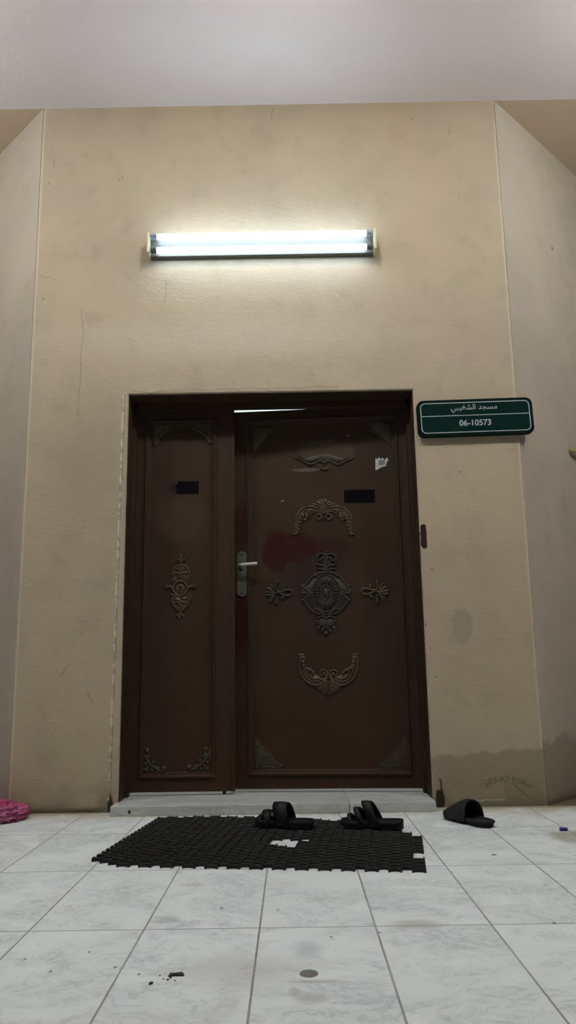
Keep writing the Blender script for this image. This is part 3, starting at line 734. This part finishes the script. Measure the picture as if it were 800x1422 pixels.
def ribbon(pts, w, h, crown):
    """upright rubber strip along 2D points, rounded on top"""
    rows = []
    for i, p in enumerate(pts):
        t = (pts[min(i + 1, len(pts) - 1)] - pts[max(i - 1, 0)]).normalized(); nn = Vector((-t.y, t.x))
        rows.append([bm.verts.new((*(p + nn * (w * a)), z)) for a, z in ((-.5, .0005), (-.5, h - crown), (-.22, h), (.22, h), (.5, h - crown), (.5, .0005))])
    for i in range(len(rows) - 1):
        for j in range(6): bm.faces.new((rows[i][j], rows[i][(j + 1) % 6], rows[i + 1][(j + 1) % 6], rows[i + 1][j]))
    bm.faces.new(rows[0]); bm.faces.new(list(reversed(rows[-1])))
for r in range(-3, 26):
    for cidx in range(-6, 40):
        c = org + ux * (cidx * PX) + vy * ((r + (.5 if cidx % 2 else 0)) * PY)
        if not inside(c, outline) or inside(c, hole): continue
        jit = random.uniform(-.0016, .0016)
        bow = .0055
        ribbon([c + ux * (PX * (a - .5)) + vy * (bow * (1 - (2 * a - 1) ** 2) - bow * .5 + jit) for a in (.04, .22, .4, .6, .78, .96)], .0056, MH + random.uniform(-.0012, .0008), .0022)
        # links either side, joining to the half-step neighbours
        for sg in (-1, 1):
            q = c + ux * (sg * PX * .5)
            ribbon([q - vy * .0105, q - vy * .004, q + vy * .004, q + vy * .0105], .0072, MH + .0014 + sg * .0002, .0030)
tag(link('rubber_mat', bm, M['rubber'], smooth=False), 'black rubber link mat with a torn hole on the marble floor before the door', 'doormat')

# ------------------------------------------------------------------ footwear
def outline_sole(L, W):
    """half widths along the foot, heel at -L/2, toe at +L/2"""
    t = [0, .03, .09, .2, .35, .5, .65, .78, .88, .95, .985, 1]
    w = [.22, .50, .68, .76, .72, .76, .92, 1.0, .93, .70, .42, .12]
    return [(-L / 2 + L * a, W / 2 * b) for a, b in zip(t, w)]
def sole(name, root, L, W, h, mat, lift=.0, dish=.004, label=None, wedge=0.):
    bm = bmesh.new(); rows = []
    for x, w in outline_sole(L, W):
        s = x / L + .5; hz = h + wedge * (1 - s)
        z0 = lift * max(0, (s - .72) / .28) ** 2
        row = [(-1, z0 + .004, .93), (-1, z0 + hz * .55, 1.0), (-1, z0 + hz, .97), (-.8, z0 + hz - dish * .5, 1), (-.35, z0 + hz - dish, 1), (.35, z0 + hz - dish, 1), (.8, z0 + hz - dish * .5, 1), (1, z0 + hz, .97), (1, z0 + hz * .55, 1.0), (1, z0 + .004, .93), (.6, z0, 1), (-.6, z0, 1)]
        rows.append([bm.verts.new((x, w * a * k2, z)) for a, z, k2 in row])
    for i in range(len(rows) - 1):
        n = len(rows[0])
        for j in range(n): bm.faces.new((rows[i][j], rows[i][(j + 1) % n], rows[i + 1][(j + 1) % n], rows[i + 1][j]))
    bm.faces.new(rows[0]); bm.faces.new(list(reversed(rows[-1])))
    o = link(name, bm, mat, root, smooth=True)
    if label: o['label'] = label
    return o
def strap(name, root, xa, xb, w, ztop, zbase, lean, mat, th=.006, flare=0., n=14, label=None):
    """band arching over the foot between x=xa and xb at the sides; lean shifts the top toward the toe"""
    bm = bmesh.new(); R = []
    for i in range(n + 1):
        a = PI * i / n; ca = math.cos(a); sa = math.sin(a) ** .75
        row = []
        for (x, off) in ((xa - flare * sa, 0), ((xa + xb) / 2, .002), (xb, 0), (xb, -th), ((xa + xb) / 2, .002 - th), (xa - flare * sa, -th)):
            ww = w + off; zz = (ztop - zbase) + off
            row.append(bm.verts.new((x + lean * sa, -ww * ca, zbase + zz * sa)))
        R.append(row)
    for i in range(n):
        for j in range(6): bm.faces.new((R[i][j], R[i][(j + 1) % 6], R[i + 1][(j + 1) % 6], R[i + 1][j]))
    bm.faces.new(R[0]); bm.faces.new(list(reversed(R[-1])))
    o = link(name, bm, mat, root, smooth=True)
    if label: o['label'] = label
    return o
def sandal(name, loc, rz, label, straps, buckle=False):
    r = empty(name, loc, rz); tag(r, label, 'sandal', 'black strappy sandals on the mat')
    s = sole('sole', r, .258, .098, .026, M['sole'], .006, .004, wedge=.010)
    for a in straps: o = strap('strap', r, *a, M['strap'])
    if buckle:
        bm = bmesh.new(); box(bm, (.030, .0435, .048), (.038, .0495, .062)); link('buckle', bm, M['steel'], r, bevel=.001)
    return r
MZ = MH + .001
sandal('sandal', (-.046, -.500, MZ), math.radians(158), 'black sandal with a broad humped strap on the mat, nearer the tear',
       [(-.040, .022, .047, .098, .012, .022), (.040, .078, .046, .064, .012, .014), (.086, .104, .040, .045, .010, .006)], True)
sandal('sandal', (.314, -.543, MZ), math.radians(163), 'black sandal with three separate upright straps at the right end of the mat',
       [(-.046, -.004, .046, .104, .012, .045), (.018, .044, .046, .078, .012, .030), (.068, .084, .043, .052, .010, .016)])
sl = empty('slipper', (.742, -.385, .0), math.radians(116)); tag(sl, 'dark grey foam slipper on the floor tiles right of the step', 'slipper')
sole('sole', sl, .285, .108, .024, M['sole_grey'], .010, .006)
bm = bmesh.new()   # heel rim and side wall rising into the vamp
rim = [(x, y) for x, y in outline_sole(.285, .108)]
path = [(x, -y * .99, .0215 + .014 * max(0, min(1, (x + .02) / .12))) for x, y in reversed(rim[:8])] + [(x, y * .99, .0215 + .014 * max(0, min(1, (x + .02) / .12))) for x, y in rim[:8]]
tube(bm, path, [.0065] * len(path), 8); link('heel_rim', bm, M['sole_grey'], sl, smooth=True)
# vamp: closed over the toes, open towards the heel
bm = bmesh.new(); R = []
secs = [(-.030, .054, .098, -.0), (.005, .056, .097, 0), (.045, .056, .082, 0), (.085, .053, .062, 0), (.115, .044, .048, 0), (.134, .028, .040, 0), (.141, .008, .032, 0)]
n = 14
for (x, w, zt, _) in secs:
    row = []
    for i in range(n + 1):
        a = PI * i / n; row.append(bm.verts.new((x - .012 * (1 - math.sin(a)) * (1 if x < .05 else 0), -w * math.cos(a), .014 + (zt - .014) * math.sin(a) ** .7)))
    R.append(row)
for i in range(len(secs) - 1):
    for j in range(n): bm.faces.new((R[i][j], R[i][j + 1], R[i + 1][j + 1], R[i + 1][j]))
bmesh.ops.recalc_face_normals(bm, faces=bm.faces)
bmesh.ops.solidify(bm, geom=bm.faces[:], thickness=.006)
link('upper', bm, M['sole_grey'], sl, smooth=True)

# ------------------------------------------------------------------ odds and ends
def crumpled(name, loc, dims, mat):
    bm = bmesh.new(); bmesh.ops.create_icosphere(bm, subdivisions=5, radius=1)
    for v in bm.verts:
        p = v.co.copy()
        d = mnoise.noise(p * 1.6 + Vector((3, 1, 7))) * .22
        r1 = 1 - abs(mnoise.noise(p * 3.2 + Vector((9, 4, 2)))) * 2; r2 = 1 - abs(mnoise.noise(Vector((p.x * 1.6 + p.z * 2, p.y * 4, p.z * 5)) + Vector((1, 8, 5)))) * 2
        k_ = 1 + d + r1 * .15 + r2 * .16 - .05
        q = p * k_
        q.z = max(q.z, -.55)
        v.co = (q.x * dims[0], q.y * dims[1], (q.z + .55) * dims[2])
    return link(name, bm, mat, None, smooth=True, loc=loc)
b = crumpled('plastic_bag', (-1.405, -.165, .0), (.155, .125, .052), M['bag']); tag(b, 'crumpled pink plastic bag on the floor at the left wall', 'bag')
bm = bmesh.new()
q = onfloor(777, 1151.2, .007); q2 = onfloor(787, 1153, .007)
q2 = q + Vector((.031, -.006, 0)); tube(bm, [q, q + (q2 - q) * .04, q + (q2 - q) * .9, q2], [.0060, .0070, .0070, .0055], 12); tag(link('pen_cap', bm, M['blue'], smooth=True), 'small blue plastic cap on the floor tiles near the right wall', 'cap')
FN = Vector((.7071, -.7071, 0)); q = onplane(791, 626, Vector((XR, 0, 0)), FN)
bm = bmesh.new(); e = q + Vector((.05, -.035, -.012)); tube(bm, [q - FN * .004, q + FN * .010, q + FN * .016 + Vector((.012, .008, -.006)), q + FN * .016 + Vector((.07, .07, -.020))], [.017, .016, .012, .012], 10)
tag(link('wall_hook', bm, M['peg'], smooth=True), 'short yellowish bracket on the right wall beyond the green sign', 'bracket')
bm = bmesh.new()
for px, py, r in ((238, 1354, .005), (241, 1354.5, .006), (244, 1354, .005), (247, 1354.3, .0065), (251, 1353.5, .006), (253, 1354.8, .005), (237, 1358, .003), (233, 1361, .003), (227, 1360, .002), (210, 1366, .0045), (208, 1367, .003), (243, 1362, .002), (222, 1355, .002), (236, 1356, .004)):
    q = onfloor(px, py); blob(bm, (q.x, q.y, r * .35), r * 1.1, r * 1.3, r * .5, 6, 4)
tag(link('dirt_crumbs', bm, M['dark'], smooth=True), 'scatter of black dirt crumbs on the marble tile at the front left', 'dirt', kind='stuff')

# ------------------------------------------------------------------ light
def point(name, loc, w, col, r=.08):
    l = bpy.data.lights.new(name, 'POINT'); l.energy = w; l.color = col; l.shadow_soft_size = r
    o = bpy.data.objects.new(name, l); COL.objects.link(o); o.location = loc; return o
def ceiling_lamp(name, loc, w, col, size=.3):
    l = bpy.data.lights.new(name, 'AREA'); l.energy = w; l.color = col; l.shape = 'DISK'; l.size = size
    o = bpy.data.objects.new(name, l); COL.objects.link(o); o.location = loc; return o
ceiling_lamp('porch_light', (.0, -1.46, HC - .02), 24, (.93, 1., 1.), .20)
point('porch_globe', (.0, -1.38, 3.65), 15, (1., .92, .78), .06)
point('porch_light_west', (-2.4, -1.25, 3.50), 55, (1., .99, .98), .1)
point('porch_light_east', (2.3, -1.25, 3.50), 55, (1., .99, .98), .1)
point('porch_light_rear', (.0, -4.8, 3.3), 6, (1., .97, .94), .1)
point('inside_light', (.0, 1.3, 3.2), 60, (.75, .88, 1.), .1)
w = bpy.data.worlds.new('night'); SC.world = w; w.use_nodes = True
w.node_tree.nodes['Background'].inputs[0].default_value = (.30, .31, .36, 1); w.node_tree.nodes['Background'].inputs[1].default_value = .01
SC.view_settings.view_transform = 'Standard'; SC.view_settings.look = 'None'; SC.view_settings.exposure = 0.; SC.view_settings.gamma = 1.; SC.view_settings.use_curve_mapping = False
